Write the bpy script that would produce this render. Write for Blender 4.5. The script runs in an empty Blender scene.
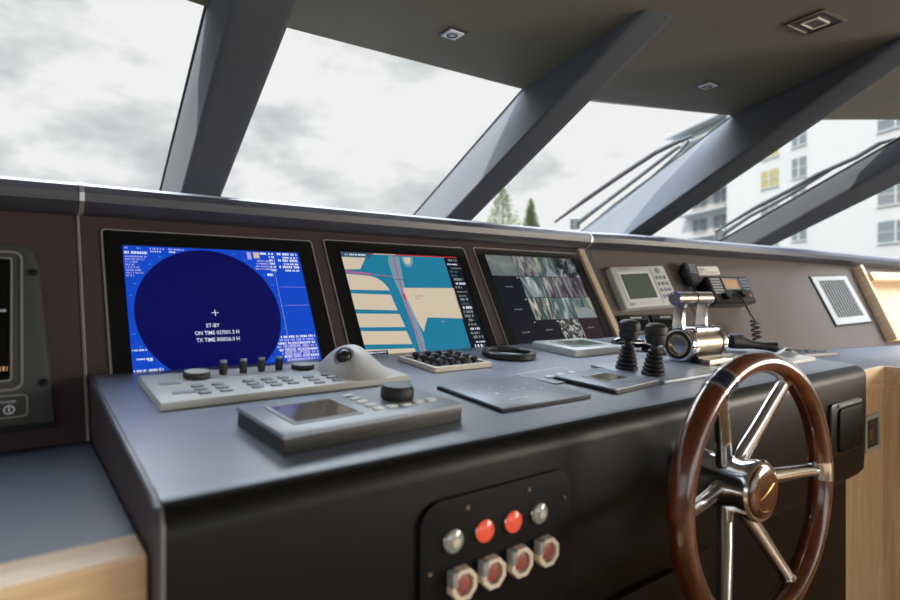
import bpy, bmesh, math, random
from mathutils import Matrix, Vector
random.seed(7)
scn = bpy.context.scene
COL = scn.collection
Z0 = 1.30                      # eye height above the cabin floor
S = .0804                      # slope of the console top
I4 = Matrix.Identity(4)
rad = math.radians

# ------------------------------------------------------------------ frames
def zt(y): return -.1413 + S*(y-1.16)
def WORLD(x, y, z, rz=0): return Matrix.Translation((x, y, z+Z0)) @ Matrix.Rotation(rz, 4, 'Z')
def TOP(x, y, rz=0, o=0):
    return Matrix.Translation((x, y, zt(y)+Z0+o)) @ Matrix.Rotation(math.atan(S), 4, 'X') @ Matrix.Rotation(rz, 4, 'Z')
A1 = math.atan(1.8); A2 = math.atan(2.0); PH = rad(9)
def PAN(x, h, o=0, rz=0):
    y = 1.16 + h*math.cos(A1); z = -.1413 + h*math.sin(A1)
    return Matrix.Translation((x, y, z+Z0)) @ Matrix.Rotation(A1, 4, 'X') @ Matrix.Translation((0, 0, o)) @ Matrix.Rotation(rz, 4, 'Z')
def PANR(s, h, o=0, rz=0):
    return Matrix.Translation((1.56, 1.16, -.1413+Z0)) @ Matrix.Rotation(-PH, 4, 'Z') @ Matrix.Rotation(A2, 4, 'X') @ Matrix.Translation((s, h, o)) @ Matrix.Rotation(rz, 4, 'Z')
def FRONT(x, z, o=0):          # upright console front, facing the helmsman
    return Matrix.Translation((x, .555-o, z+Z0)) @ Matrix.Rotation(rad(90), 4, 'X')

# ------------------------------------------------------------------ materials
def lin(c):
    return tuple(((v/255)/12.92 if v/255 <= .04045 else ((v/255+.055)/1.055)**2.4) for v in c) + (1,)
def pm(name, c, rough=.5, metal=0, bump=0, bscale=200, var=0, vscale=8, coat=0, spec=.5, emit=0):
    m = bpy.data.materials.new(name); m.use_nodes = True
    nt = m.node_tree; b = nt.nodes['Principled BSDF']
    b.inputs['Base Color'].default_value = lin(c); b.inputs['Roughness'].default_value = rough
    b.inputs['Metallic'].default_value = metal; b.inputs['Coat Weight'].default_value = coat
    b.inputs['Coat Roughness'].default_value = .08
    b.inputs['Specular IOR Level'].default_value = spec
    tc = nt.nodes.new('ShaderNodeTexCoord')
    if emit:
        b.inputs['Emission Color'].default_value = lin(c); b.inputs['Emission Strength'].default_value = emit
        b.inputs['Base Color'].default_value = (.004, .004, .004, 1)
    n = nt.nodes.new('ShaderNodeTexNoise'); n.inputs['Scale'].default_value = vscale; n.inputs['Detail'].default_value = 6
    nt.links.new(tc.outputs['Object'], n.inputs['Vector'])
    if var and not emit:
        mx = nt.nodes.new('ShaderNodeMix'); mx.data_type = 'RGBA'
        cc = lin(c)
        mx.inputs['A'].default_value = tuple(v*(1-var) for v in cc[:3])+(1,)
        mx.inputs['B'].default_value = tuple(min(1, v*(1+var)) for v in cc[:3])+(1,)
        nt.links.new(n.outputs['Fac'], mx.inputs['Factor']); nt.links.new(mx.outputs['Result'], b.inputs['Base Color'])
    if bump:
        n2 = nt.nodes.new('ShaderNodeTexNoise'); n2.inputs['Scale'].default_value = bscale; n2.inputs['Detail'].default_value = 4
        nt.links.new(tc.outputs['Object'], n2.inputs['Vector'])
        bp = nt.nodes.new('ShaderNodeBump'); bp.inputs['Strength'].default_value = bump; bp.inputs['Distance'].default_value = .002
        nt.links.new(n2.outputs['Fac'], bp.inputs['Height']); nt.links.new(bp.outputs['Normal'], b.inputs['Normal'])
    return m
def wood(name, c1, c2, stretch=(2, 40, 40), rough=.45, coat=0):
    m = pm(name, c1, rough, coat=coat); nt = m.node_tree; b = nt.nodes['Principled BSDF']
    tc = nt.nodes.new('ShaderNodeTexCoord'); mp = nt.nodes.new('ShaderNodeMapping'); mp.inputs['Scale'].default_value = stretch
    n = nt.nodes.new('ShaderNodeTexNoise'); n.inputs['Scale'].default_value = 3; n.inputs['Detail'].default_value = 8; n.inputs['Distortion'].default_value = .6
    r = nt.nodes.new('ShaderNodeValToRGB'); r.color_ramp.elements[0].position = .35; r.color_ramp.elements[1].position = .65
    r.color_ramp.elements[0].color = lin(c1); r.color_ramp.elements[1].color = lin(c2)
    nt.links.new(tc.outputs['Object'], mp.inputs['Vector']); nt.links.new(mp.outputs['Vector'], n.inputs['Vector'])
    nt.links.new(n.outputs['Fac'], r.inputs['Fac']); nt.links.new(r.outputs['Color'], b.inputs['Base Color'])
    return m
M = {}
M['top'] = pm('sky_sheen_top_leather', (108, 118, 138), .34, bump=.2, bscale=450, var=.12, vscale=14, spec=.85)  # dark leather; the bluish sky sheen on the top is put into its colour
M['counter'] = pm('dark_counter_leather', (54, 60, 78), .45, bump=.2, bscale=400, var=.15, vscale=10)
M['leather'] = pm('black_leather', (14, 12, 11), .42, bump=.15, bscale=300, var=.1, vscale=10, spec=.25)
M['panel'] = pm('plum_leather_panel', (62, 50, 53), .6, bump=.3, bscale=350, var=.1, vscale=6)
M['panelr'] = pm('taupe_leather_panel', (98, 88, 82), .55, bump=.3, bscale=350, var=.1, vscale=6)
M['cowl'] = pm('navy_leather_cowl', (58, 58, 66), .38, bump=.25, bscale=300, var=.1)
M['beam'] = pm('grey_headlining_leather', (86, 89, 93), .8, bump=.1, bscale=250, var=.08, vscale=3, spec=.15)
M['ceil'] = pm('ceiling_headlining', (116, 110, 94), .75, bump=.1, bscale=200, var=.12, vscale=3, spec=.2)
M['oak'] = wood('pale_oak', (214, 180, 138), (232, 203, 164), (30, 30, 2), .45)
M['oakh'] = wood('pale_oak_lengthwise', (214, 180, 138), (232, 203, 164), (2, 30, 30), .45)
M['floorwood'] = wood('oak_floor', (150, 118, 84), (176, 144, 108), (2, 14, 14), .4)
M['mahog'] = wood('varnished_mahogany', (62, 28, 12), (108, 52, 22), (6, 6, 40), .22, coat=1)
M['chrome'] = pm('polished_steel', (216, 218, 222), .1, 1)
M['gold'] = pm('warm_polished_metal', (206, 178, 130), .25, 1)
M['brush'] = pm('brushed_steel', (150, 140, 126), .32, 1, bump=.1, bscale=500)
M['black'] = pm('black_plastic', (20, 20, 22), .38, bump=.1)
M['rubber'] = pm('matt_black_rubber', (30, 31, 34), .55, bump=.15)
M['matt'] = pm('matt_black_plate', (9, 9, 10), .6, spec=.2)
M['gloss'] = pm('black_glass', (6, 7, 9), .12)
M['bezel'] = pm('monitor_bezel', (10, 12, 14), .3)
M['edge'] = pm('steel_edge', (170, 168, 165), .3, .6)
M['beige'] = pm('painted_lit_edge', (190, 168, 142), .5)
M['grey'] = pm('instrument_grey', (184, 186, 183), .45, bump=.05)
M['greyd'] = pm('grey_key', (138, 145, 154), .45)
M['keyl'] = pm('pale_key', (206, 208, 208), .4)
M['unit'] = pm('slate_housing', (62, 66, 66), .45, bump=.15)
M['slate'] = pm('blue_grey_plate', (128, 140, 158), .35)
M['slated'] = pm('pale_blue_grey_fascia', (130, 142, 156), .35)
M['cream'] = pm('cream_plastic', (224, 216, 200), .4)
M['lcdg'] = pm('green_grey_lcd', (88, 98, 88), .18, coat=.5)
M['lcdb'] = pm('brown_grey_lcd', (112, 104, 92), .15, coat=.6)
M['lcdo'] = pm('amber_lcd', (206, 168, 130), .2, coat=.5)
M['red'] = pm('dusty_red_plastic', (158, 84, 78), .4)
M['orange'] = pm('lit_orange_lens', (250, 92, 62), .2, emit=.75)
M['lens'] = pm('clear_grey_lens', (150, 158, 156), .15, coat=1)
M['lensc'] = pm('frosted_lens_core', (206, 204, 186), .4)
M['guard'] = pm('dusty_clear_guard', (226, 216, 200), .35, coat=.5)
M['navy'] = pm('navy_gloss_and_reflection', (18, 28, 62), .2, coat=1)  # also paints the dark reflection on one chrome rim clamp
M['white'] = pm('white_print', (225, 228, 230), .5)
M['brass'] = pm('brass_inlay', (190, 150, 96), .3, 1)
M['gasket'] = pm('black_gasket', (12, 12, 12), .6)
M['render'] = pm('white_render', (152, 151, 149), .8, var=.03, vscale=.2)
M['winglass'] = pm('facade_window_glass', (88, 94, 96), .4)
M['blind'] = pm('yellow_blind', (128, 120, 78), .7)
M['leaf'] = pm('tree_foliage', (122, 126, 94), .8, var=.35, vscale=3)
M['bark'] = pm('tree_bark', (96, 84, 70), .9)
M['water'] = pm('harbour_water', (86, 100, 104), .2, bump=.5, bscale=2)
M['deck'] = pm('white_deck', (206, 206, 204), .5)
M['wall'] = pm('cabin_wall_lining', (150, 140, 126), .6)
# screens
M['s_blue'] = pm('screen_blue', (12, 70, 196), .25, emit=1)
M['s_navy'] = pm('screen_navy', (0, 4, 82), .25, emit=1)
M['s_white'] = pm('screen_white', (216, 222, 240), .25, emit=1)
M['s_mauve'] = pm('screen_lilac', (160, 160, 222), .25, emit=1)
M['s_cyan'] = pm('screen_cyan', (60, 170, 220), .25, emit=1)
M['s_cream'] = pm('screen_cream', (206, 190, 168), .25, emit=1)
M['s_sea'] = pm('screen_sea', (28, 120, 152), .25, emit=1)
M['s_pale'] = pm('screen_pale_sea', (110, 150, 164), .25, emit=1)
M['s_pink'] = pm('screen_pink', (176, 92, 134), .25, emit=1)
M['s_red'] = pm('screen_red', (196, 20, 46), .25, emit=1)
M['s_dark'] = pm('screen_dark', (14, 18, 30), .25, emit=1)
M['s_tab'] = pm('screen_tab_grey', (58, 84, 100), .25, emit=1)
M['s_wine'] = pm('screen_wine', (40, 24, 36), .25, emit=1)
M['s_dgrey'] = pm('screen_dim_text', (130, 136, 140), .25, emit=1)
def camfeed(name, c1, c2, c3, stretch, seed):
    m = bpy.data.materials.new(name); m.use_nodes = True; nt = m.node_tree; b = nt.nodes['Principled BSDF']
    b.inputs['Base Color'].default_value = (.004, .004, .004, 1); b.inputs['Roughness'].default_value = .25
    tc = nt.nodes.new('ShaderNodeTexCoord'); mp = nt.nodes.new('ShaderNodeMapping')
    mp.inputs['Scale'].default_value = stretch; mp.inputs['Location'].default_value = (seed, seed*2, 0); mp.inputs['Rotation'].default_value = (0, 0, seed)
    n = nt.nodes.new('ShaderNodeTexNoise'); n.inputs['Scale'].default_value = 1; n.inputs['Detail'].default_value = 5; n.inputs['Distortion'].default_value = 1.2
    r = nt.nodes.new('ShaderNodeValToRGB'); e = r.color_ramp.elements
    e[0].position = .33; e[0].color = lin(c1); e[1].position = .64; e[1].color = lin(c3); k = e.new(.5); k.color = lin(c2)
    nt.links.new(tc.outputs['Object'], mp.inputs['Vector']); nt.links.new(mp.outputs['Vector'], n.inputs['Vector'])
    nt.links.new(n.outputs['Fac'], r.inputs['Fac']); nt.links.new(r.outputs['Color'], b.inputs['Emission Color'])
    b.inputs['Emission Strength'].default_value = 1
    return m
FEED = [camfeed('camera_feed_%s' % k, *a) for k, a in dict(
    a=((92, 102, 100), (104, 114, 112), (120, 128, 124), (9, 14, 9), 1.3), b=((50, 48, 56), (96, 96, 100), (150, 154, 148), (40, 16, 9), 2.1),
    c=((34, 58, 62), (90, 110, 106), (158, 152, 136), (28, 9, 9), .4), d=((14, 14, 20), (40, 44, 48), (150, 154, 152), (22, 18, 9), 3.3),
    e=((40, 62, 66), (84, 104, 104), (176, 184, 180), (34, 10, 9), 1.9), f=((40, 30, 42), (92, 88, 96), (160, 158, 152), (60, 8, 9), .15),
    g=((30, 40, 44), (70, 82, 82), (196, 192, 176), (70, 10, 9), .3), h=((12, 14, 18), (60, 66, 66), (190, 194, 186), (80, 60, 9), 1.0)).items()]
def glassmat():
    m = bpy.data.materials.new('clear_glass'); m.use_nodes = True; nt = m.node_tree; nt.nodes.clear()
    o = nt.nodes.new('ShaderNodeOutputMaterial'); mx = nt.nodes.new('ShaderNodeMixShader')
    t = nt.nodes.new('ShaderNodeBsdfTransparent'); t.inputs[0].default_value = (.95, .965, .96, 1)
    g = nt.nodes.new('ShaderNodeBsdfGlossy'); g.inputs['Roughness'].default_value = .02
    lw = nt.nodes.new('ShaderNodeFresnel'); lw.inputs['IOR'].default_value = 1.1
    nt.links.new(lw.outputs[0], mx.inputs[0]); nt.links.new(t.outputs[0], mx.inputs[1]); nt.links.new(g.outputs[0], mx.inputs[2]); nt.links.new(mx.outputs[0], o.inputs[0])
    return m
M['glass'] = glassmat()

# ------------------------------------------------------------------ mesh builder
def rrect(x0, x1, y0, y1, r=0, n=5):
    if r <= 0: return [(x0, y0), (x1, y0), (x1, y1), (x0, y1)]
    out = []
    for cx, cy, a in ((x1-r, y0+r, -90), (x1-r, y1-r, 0), (x0+r, y1-r, 90), (x0+r, y0+r, 180)):
        for i in range(n+1):
            t = rad(a+90*i/n); out.append((cx+r*math.cos(t), cy+r*math.sin(t)))
    return out
def circ(cx, cy, r, n=24, ry=None):
    return [(cx+r*math.cos(2*math.pi*i/n), cy+(ry or r)*math.sin(2*math.pi*i/n)) for i in range(n)]
def inset(o, d):
    n = len(o); out = []
    for i in range(n):
        p, q, r = Vector(o[i-1]), Vector(o[i]), Vector(o[(i+1) % n])
        a = (q-p).normalized(); b = (r-q).normalized()
        na = Vector((-a.y, a.x)); nb = Vector((-b.y, b.x)); m = (na+nb)
        if m.length < 1e-6: m = na
        m.normalize(); c = max(.3, m.dot(na)); out.append(tuple(q+m*d/c))
    return out
class MB:
    def __init__(s): s.bm = bmesh.new(); s.mats = []
    def mi(s, m):
        m = M[m] if isinstance(m, str) else m
        if m not in s.mats: s.mats.append(m)
        return s.mats.index(m)
    def add(s, vs, fs, m, X=I4):
        v = [s.bm.verts.new(X @ Vector(p)) for p in vs]; k = s.mi(m)
        for f in fs:
            try: g = s.bm.faces.new([v[i] for i in f]); g.material_index = k
            except ValueError: pass
    def rings(s, rs, m, X=I4, cap0=True, cap1=True, closed=True):
        n = len(rs[0]); vs = [p for r in rs for p in r]; fs = []
        for j in range(len(rs)-1):
            for i in range(n if closed else n-1):
                a, b = j*n+i, j*n+(i+1) % n; fs.append((a, b, b+n, a+n))
        if cap0: fs.append(tuple(reversed(range(n))))
        if cap1: fs.append(tuple((len(rs)-1)*n+i for i in range(n)))
        s.add(vs, fs, m, X)
    def prism(s, o, z0, z1, m, X=I4, ch=0):
        rs = [[(x, y, z0) for x, y in o]]
        if ch: rs += [[(x, y, z1-ch) for x, y in o], [(x, y, z1-ch*.3) for x, y in inset(o, ch*.3)], [(x, y, z1) for x, y in inset(o, ch)]]
        else: rs += [[(x, y, z1) for x, y in o]]
        s.rings(rs, m, X); return s
    def box(s, x0, x1, y0, y1, z0, z1, m, X=I4, r=0, ch=0): return s.prism(rrect(x0, x1, y0, y1, r), z0, z1, m, X, ch)
    def poly(s, o, z, m, X=I4): s.add([(x, y, z) for x, y in o], [tuple(range(len(o)))], m, X); return s
    def frame(s, o, oi, z0, z1, m, X=I4):       # ring between two outlines with equal point counts
        s.rings([[(x, y, z0) for x, y in o], [(x, y, z1) for x, y in o], [(x, y, z1) for x, y in oi], [(x, y, z0) for x, y in oi], [(x, y, z0) for x, y in o]], m, X, False, False); return s
    def lathe(s, prof, m, X=I4, n=28, cap0=True, cap1=True):
        s.rings([[(r*math.cos(2*math.pi*i/n), r*math.sin(2*math.pi*i/n), z) for i in range(n)] for r, z in prof], m, X, cap0, cap1); return s
    def tube(s, pts, r, m, X=I4, n=10, closed=False, ry=1):
        P = [Vector(p) for p in pts]; N = len(P); rs = []; up = None
        R = r if isinstance(r, (list, tuple)) else [r]*N
        for i, p in enumerate(P):
            if closed: t = (P[(i+1) % N]-P[i-1]).normalized()
            else: t = (P[min(i+1, N-1)]-P[max(i-1, 0)]).normalized()
            if up is None: up = Vector((0, 0, 1)) if abs(t.z) < .9 else Vector((0, 1, 0))
            a = t.cross(up).normalized(); b = a.cross(t).normalized(); up = b
            rs.append([tuple(p+a*R[i]*math.cos(2*math.pi*k/n)+b*R[i]*ry*math.sin(2*math.pi*k/n)) for k in range(n)])
        if closed: rs.append(rs[0])
        s.rings(rs, m, X, not closed, not closed); return s
    def text(s, t, x, y, z, size, m, X=I4, align='CENTER', sx=1):
        cu = bpy.data.curves.new('lettering', 'FONT'); cu.body = t; cu.size = size; cu.align_x = align; cu.resolution_u = 2; cu.offset = size*.012
        ob = bpy.data.objects.new('lettering', cu); COL.objects.link(ob)
        bpy.context.view_layer.update()
        me = bpy.data.meshes.new_from_object(ob.evaluated_get(bpy.context.evaluated_depsgraph_get()))
        s.add([(x+v.co.x*sx, y+v.co.y, z) for v in me.vertices], [tuple(p.vertices) for p in me.polygons], m, X)
        bpy.data.objects.remove(ob); bpy.data.curves.remove(cu); bpy.data.meshes.remove(me); return s
    def marks(s, x0, x1, y, z, h, m, X=I4, seed=0):   # writing too small to read: a row of dashes
        rn = random.Random(seed); x = x0
        while x < x1:
            w = h*rn.uniform(.35, .8)
            s.box(x, min(x1, x+w), y, y+h, z, z+.0002, m, X); x += w+h*rn.choice([.2, .2, .7])
        return s
    def build(s, name, parent=None, X=I4, **kw):
        bm = s.bm
        bmesh.ops.remove_doubles(bm, verts=bm.verts, dist=1e-6)
        bmesh.ops.recalc_face_normals(bm, faces=bm.faces)
        for f in bm.faces: f.smooth = True
        for e in bm.edges:
            if len(e.link_faces) == 2 and e.calc_face_angle(0) > .6: e.smooth = False
        me = bpy.data.meshes.new(name); bm.to_mesh(me); bm.free()
        for m in s.mats: me.materials.append(m)
        o = bpy.data.objects.new(name, me); COL.objects.link(o)
        o.parent = parent; o.matrix_local = X
        for k, v in kw.items(): o[k] = v
        return o
def thing(name, label, cat, X, group=None):
    o = bpy.data.objects.new(name, None); o.empty_display_size = .05; COL.objects.link(o); o.matrix_world = X
    o['label'] = label; o['category'] = cat
    if group: o['group'] = group
    return o
def copy_tree(o, parent=None):
    c = o.copy(); COL.objects.link(c)
    if parent: c.parent = parent; c.matrix_parent_inverse = o.matrix_parent_inverse
    for ch in list(o.children): copy_tree(ch, c)
    return c
RX90 = Matrix.Rotation(rad(90), 4, 'X'); RY90 = Matrix.Rotation(rad(90), 4, 'Y')
T = Matrix.Translation
W0 = WORLD(0, 0, 0)

# ================================================================== SETTING
ZC = .709
MB().box(-2.2, 6, -4.2, 3.2, -1.36, -1.3, 'floorwood').build('floor', None, W0, kind='structure')
hdr = [(-2.3, 1.22), (.37, 1.505), (1.46, 1.452), (1.72, 1.391), (2.39, 1.129), (2.65, .968), (2.99, .708), (3.6, .18), (4.1, -.4)]
MB().prism([(-2.3, -4.2), (4.1, -4.2)]+hdr[::-1], ZC, ZC+.1, 'ceil').build('ceiling', None, W0, kind='structure')
# side and rear walls with window openings
def wallx(name, x, y0, y1, wy0, wy1, wz0, wz1):
    m = MB()
    m.box(x-.04, x+.04, y0, y1, -1.3, wz0, 'wall').box(x-.04, x+.04, y0, y1, wz1, ZC, 'wall')
    m.box(x-.04, x+.04, y0, wy0, wz0, wz1, 'wall').box(x-.04, x+.04, wy1, y1, wz0, wz1, 'wall')
    m.build(name, None, W0, kind='structure')
wallx('wall_left', -2.24, -4.2, 1.2, -3.6, .9, -.3, .55)
wallx('wall_right', 4.14, -4.2, -.5, -3.6, -.8, -.3, .55)
m = MB(); m.box(-2.2, 4.1, -4.24, -4.16, -1.3, -.8, 'wall').box(-2.2, 4.1, -4.24, -4.16, .6, ZC, 'wall')
m.box(-2.2, -1.6, -4.24, -4.16, -.8, .6, 'wall').box(3.5, 4.1, -4.24, -4.16, -.8, .6, 'wall'); m.build('wall_back', None, W0, kind='structure')
def pane(name, pts, gask=None):
    m = MB(); m.add(pts, [(0, 1, 2, 3)], 'glass')
    g = m.build(name, None, W0, kind='structure')
    if gask:
        MB().tube(gask, .006, 'gasket', n=8).build('gasket', g)
    return g
D5 = 1.018                        # the glass runs this far forward of the header
E0 = [((-2.3, 1.22, ZC), (-2.25, 2.24, .2)), ((.375, 1.505, ZC), (.411, 2.523, .2)), ((1.412, 1.498-.04, ZC), (1.436, 2.516-.04, .2)),
      ((2.291, 1.188-.02, ZC), (2.314, 2.206-.02, .2)), ((2.990, .708, ZC), (2.957, 1.726, .2)), ((4.1, -.4, ZC), (4.3, .62, .2))]
for i in range(5):
    a, b = E0[i], E0[i+1]
    off = [0, 0, 0, 0]
    pane('window_%d' % (i+1), [a[0], b[0], b[1], a[1]], gask=[b[0], b[1]] if i < 4 else None)
for n, x, y0, y1 in ((6, -2.24, -3.6, .9), (7, 4.14, -3.6, -.8)):
    pane('window_%d' % n, [(x, y0, -.3), (x, y1, -.3), (x, y1, .55), (x, y0, .55)])
pane('window_8', [(-1.6, -4.2, -.8), (3.5, -4.2, -.8), (3.5, -4.2, .6), (-1.6, -4.2, .6)])
# raked pillars between the panes
def pillar(name, e0t, e0b, e1t, e1b, e2t, e2b, e3t, e3b):
    def ext(t, b):                # carry each edge a little up into the ceiling slab and down into the dash
        t, b = Vector(t), Vector(b); d = (t-b); return (b-d*.06, b+d*1.0+d*(.06))
    E = [ext(e0t, e0b), ext(e1t, e1b), ext(e2t, e2b), ext(e3t, e3b)]
    lo = [e[0] for e in E]; hi = [e[1] for e in E]
    def rnd(P):                   # round the two inner arrises
        out = [P[0]]
        for i in (1, 2):
            p, q, r = P[i-1], P[i], P[i+1]; rr = .022
            a = q+(p-q).normalized()*rr; b = q+(r-q).normalized()*rr
            for k in range(6):
                t = k/5; out.append(a*(1-t)**2+q*2*t*(1-t)+b*t*t)
        out.append(P[3]); return out
    m = MB(); m.rings([[tuple(p) for p in rnd(lo)], [tuple(p) for p in rnd(hi)]], 'beam'); 
    return m.build(name, None, W0, kind='structure')
pillar('trim_1', (.375, 1.505, ZC), (.411, 2.523, .2), (.319, .857, ZC), (.369, 1.875, .2), (.443, .857, ZC), (.475, 1.875, .2), (.50, 1.50, ZC), (.53, 2.518, .2))
pillar('trim_2', (1.412, 1.46, ZC), (1.436, 2.478, .2), (1.248, .857, ZC), (1.275, 1.875, .2), (1.346, .83, ZC), (1.387, 1.848, .2), (1.54, 1.44, ZC), (1.575, 2.46, .2))
pillar('trim_3', (2.291, 1.17, ZC), (2.314, 2.19, .2), (1.94, .5, ZC), (1.987, 1.518, .2), (2.018, .42, ZC), (2.06, 1.438, .2), (2.42, 1.1, ZC), (2.46, 2.12, .2))
pillar('trim_4', (2.990, .708, ZC), (2.957, 1.726, .2), (2.963, .50, ZC), (2.987, 1.519, .2), (3.161, .362, ZC), (3.03, 1.42, .2), (3.17, .60, ZC), (3.05, 1.64, .2))
# ------------------------------------------------------------------ helm console
con = thing('helm_console', 'long dark leather-covered helm console under the windscreen', 'console', WORLD(0, .56, -1.3))
CI = con.matrix_world.inverted()
def cpart(mb, name, **kw): return mb.build(name, con, CI @ W0, **kw)
# top slab and rounded front hood swept along X with a rounded right end
prof = []
for k in range(9):
    a = rad(90*k/8); prof.append((.57-.03*math.sin(a)+.0, 0, a))
def hood():
    m = MB(); x0, x1 = .098, 1.826
    # section points (y, z) from rear to the bottom of the front apron
    sec = [(1.19, zt(1.19)), (1.0, zt(1.0)), (.8, zt(.8)), (.62, zt(.62)), (.59, zt(.59))]
    for k in range(1, 9):
        a = rad(90*k/8); sec.append((.587-.032*math.sin(a), zt(.587)-.032+.032*math.cos(a)))
    sec += [(.555, -.30), (.557, -.40), (.56, -.462), (.568, -.474), (.59, -.478)]
    ang = [0]*5+[rad(90*k/8) for k in range(1, 9)]+[rad(90)]*5
    xs = [x0, x0+.004, .3, .6, 1.0, 1.4, 1.7]+[x1-.07+.07*math.sin(rad(a)) for a in range(0, 91, 11)]
    rs = []
    for x in xs:
        d = 0
        if x > x1-.07: t = (x-(x1-.07))/.07; d = .031*(1-math.sqrt(max(0, 1-t*t)))
        rs.append([(x, y+d*math.sin(a), z-d*math.cos(a)) for (y, z), a in zip(sec, ang)])
    nn = len(sec); vs = [p for r in rs for p in r]; ft = []; ff = []
    for j in range(len(rs)-1):
        for i in range(nn-1):
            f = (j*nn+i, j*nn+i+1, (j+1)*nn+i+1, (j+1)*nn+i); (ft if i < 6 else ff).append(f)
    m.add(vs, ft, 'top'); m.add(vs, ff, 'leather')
    # right end cheek
    e = rs[-1]; m.add(e+[(x1, 1.19, -.478)], [tuple(range(nn+1))], 'leather')
    return m
cpart(hood(), 'leather_hood')
m = MB(); m.add([(.097, .562, -.7), (.097, .562, zt(.58)-.012), (.097, .575, zt(.58)-.001), (.097, 1.2, zt(1.2)-.001), (.097, 1.25, -.9)], [(0, 1, 2, 3, 4)], 'panel'); cpart(m, 'side_cheek')
m = MB(); m.tube([(.1, .557, -.9), (.1, .557, zt(.58)-.02), (.1, .566, zt(.58)-.006), (.1, .59, zt(.59)-.001), (.1, 1.17, zt(1.17)-.001)], .0045, 'cowl'); cpart(m, 'corner_piping')
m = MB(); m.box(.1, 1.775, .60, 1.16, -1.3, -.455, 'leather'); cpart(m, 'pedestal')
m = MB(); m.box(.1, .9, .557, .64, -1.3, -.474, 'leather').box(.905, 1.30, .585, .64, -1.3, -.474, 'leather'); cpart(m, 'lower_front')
# upright instrument panel, raked; middle and left in one plane, the right wing turned toward the wheel
def zq(h): return -.1413+h*math.sin(A1)
m = MB(); m.box(-1.6, .090, -.25, .36, -.03, 0, 'panel').box(.096, 1.558, -.25, .36, -.03, 0, 'panel')
p = m.build('panel_face', con, CI @ PAN(0, 0))
MB().tube([(.093, -.2, 0), (.093, .36, 0)], .003, 'edge').build('panel_seam', con, CI @ PAN(0, 0))
MB().box(1.527, 1.556, -.01, .335, 0, .012, 'beige', ch=.003).build('panel_lit_edge', con, CI @ PAN(0, 0))  # end edge of the panel, the light on it painted as beige
m = MB(); m.box(0, 3.0, -.25, .345, -.03, 0, 'panelr'); m.build('panel_wing', con, CI @ PANR(0, 0))
# padded cowl over the panel, three lengths
def cowl(pts, name, ringat=()):
    prof = [(.03, .150), (-.02, .150), (-.040, .158), (-.054, .172), (-.056, .188), (-.046, .202), (-.02, .211), (.03, .213), (.2, .212), (1.6, .17)]
    m = MB(); rs = []
    for (x, y, dz, nx, ny) in pts:
        rs.append([(x+nx*a, y+ny*a, z+dz*(1 if z > .14 else 1)) for a, z in prof])
    rs = [r+[(r[-1][0], r[-1][1], .1)] for r in rs]
    m.rings(rs, 'cowl'); cpart(m, name)
sx, cx = math.sin(PH), math.cos(PH)
def Lp(s, dz): return (1.56+cx*s+sx*.145, 1.16-sx*s+cx*.145+.012, dz, sx, cx)
cowl([(-1.7, 1.33, -.008, 0, 1), (-.4, 1.33, -.004, 0, 1), (.094, 1.33, 0, 0, 1)], 'cowl_pad')
cowl([(.100, 1.33, 0, 0, 1), (.8, 1.33, 0, 0, 1), (1.555, 1.33, 0, 0, 1)], 'cowl_pad')
cowl([(1.561, 1.33, 0, 0, 1), Lp(.12, 0), Lp(.5, -.004), Lp(1.0, -.012), Lp(1.5, -.022), Lp(2.0, -.034), Lp(3.0, -.06)], 'cowl_pad')
for x in (.097, 1.558):
    m = MB(); m.rings([[(x+dx, 1.33+a, z) for a, z in [(.03, .149), (-.02, .149), (-.041, .157), (-.0555, .172), (-.0575, .188), (-.047, .203), (-.02, .2125), (.03, .2145), (.2, .2135)]] for dx in (-.004, .004)], 'edge', cap0=False, cap1=False, closed=False); cpart(m, 'cowl_joint')

# outer deck beyond the cowl
MB().box(-3, 5, 2.0, 9, -.9, -.8, 'deck').build('trim_6', None, W0, kind='structure')

# ------------------------------------------------------------------ side counters
cl = thing('side_counter', 'low dark counter with pale oak edge left of the helm console', 'counter', WORLD(-.5, .6, -1.3))
CL = cl.matrix_world.inverted() @ W0
MB().box(-1.6, .094, .64, 1.13, -.27, -.24, 'counter').build('counter_top', cl, CL)
MB().box(-1.6, .094, .585, .64, -.30, -.236, 'oakh', ch=.003).build('oak_edge', cl, CL)
MB().box(-1.6, .094, .59, 1.1, -1.3, -.30, 'oakh').build('cabinet_front', cl, CL)
cr = thing('side_counter', 'dark topped oak cabinet counter right of the helm console', 'counter', WORLD(2.0, .6, -1.3))
CR = cr.matrix_world.inverted() @ W0
m = MB(); m.prism([(1.835, .615), (2.085, .615), (2.085, -1.0), (4.0, -1.0), (4.0, .6), (1.835, 1.08)], -.235, -.222, 'counter'); m.build('counter_top', cr, CR)
m = MB(); m.prism([(1.835, .60), (2.07, .60), (2.07, -1.0), (2.085, -1.0), (2.085, .615), (1.835, .615)], -.285, -.219, 'oakh', ch=.003); m.build('oak_edge', cr, CR)
m = MB(); m.box(1.78, 2.10, .604, .64, -1.3, -.286, 'oak').box(2.072, 2.10, -1.0, .606, -1.3, -.286, 'oak'); m.build('cabinet_front', cr, CR)
la = MB(); la.frame(rrect(1.915, 2.035, -.455, -.350, .008), rrect(1.927, 2.023, -.443, -.362, .004), 0, .006, 'grey'); la.poly(rrect(1.927, 2.023, -.443, -.362, .004), .001, 'gloss')
lt = la.build('latch', cr, cr.matrix_world.inverted() @ T((0, .604, Z0)) @ RX90, label='recessed chrome latch')
MB().box(1.945, 1.975, -.42, -.39, .001, .005, 'brush').build('latch_button', lt)

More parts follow.
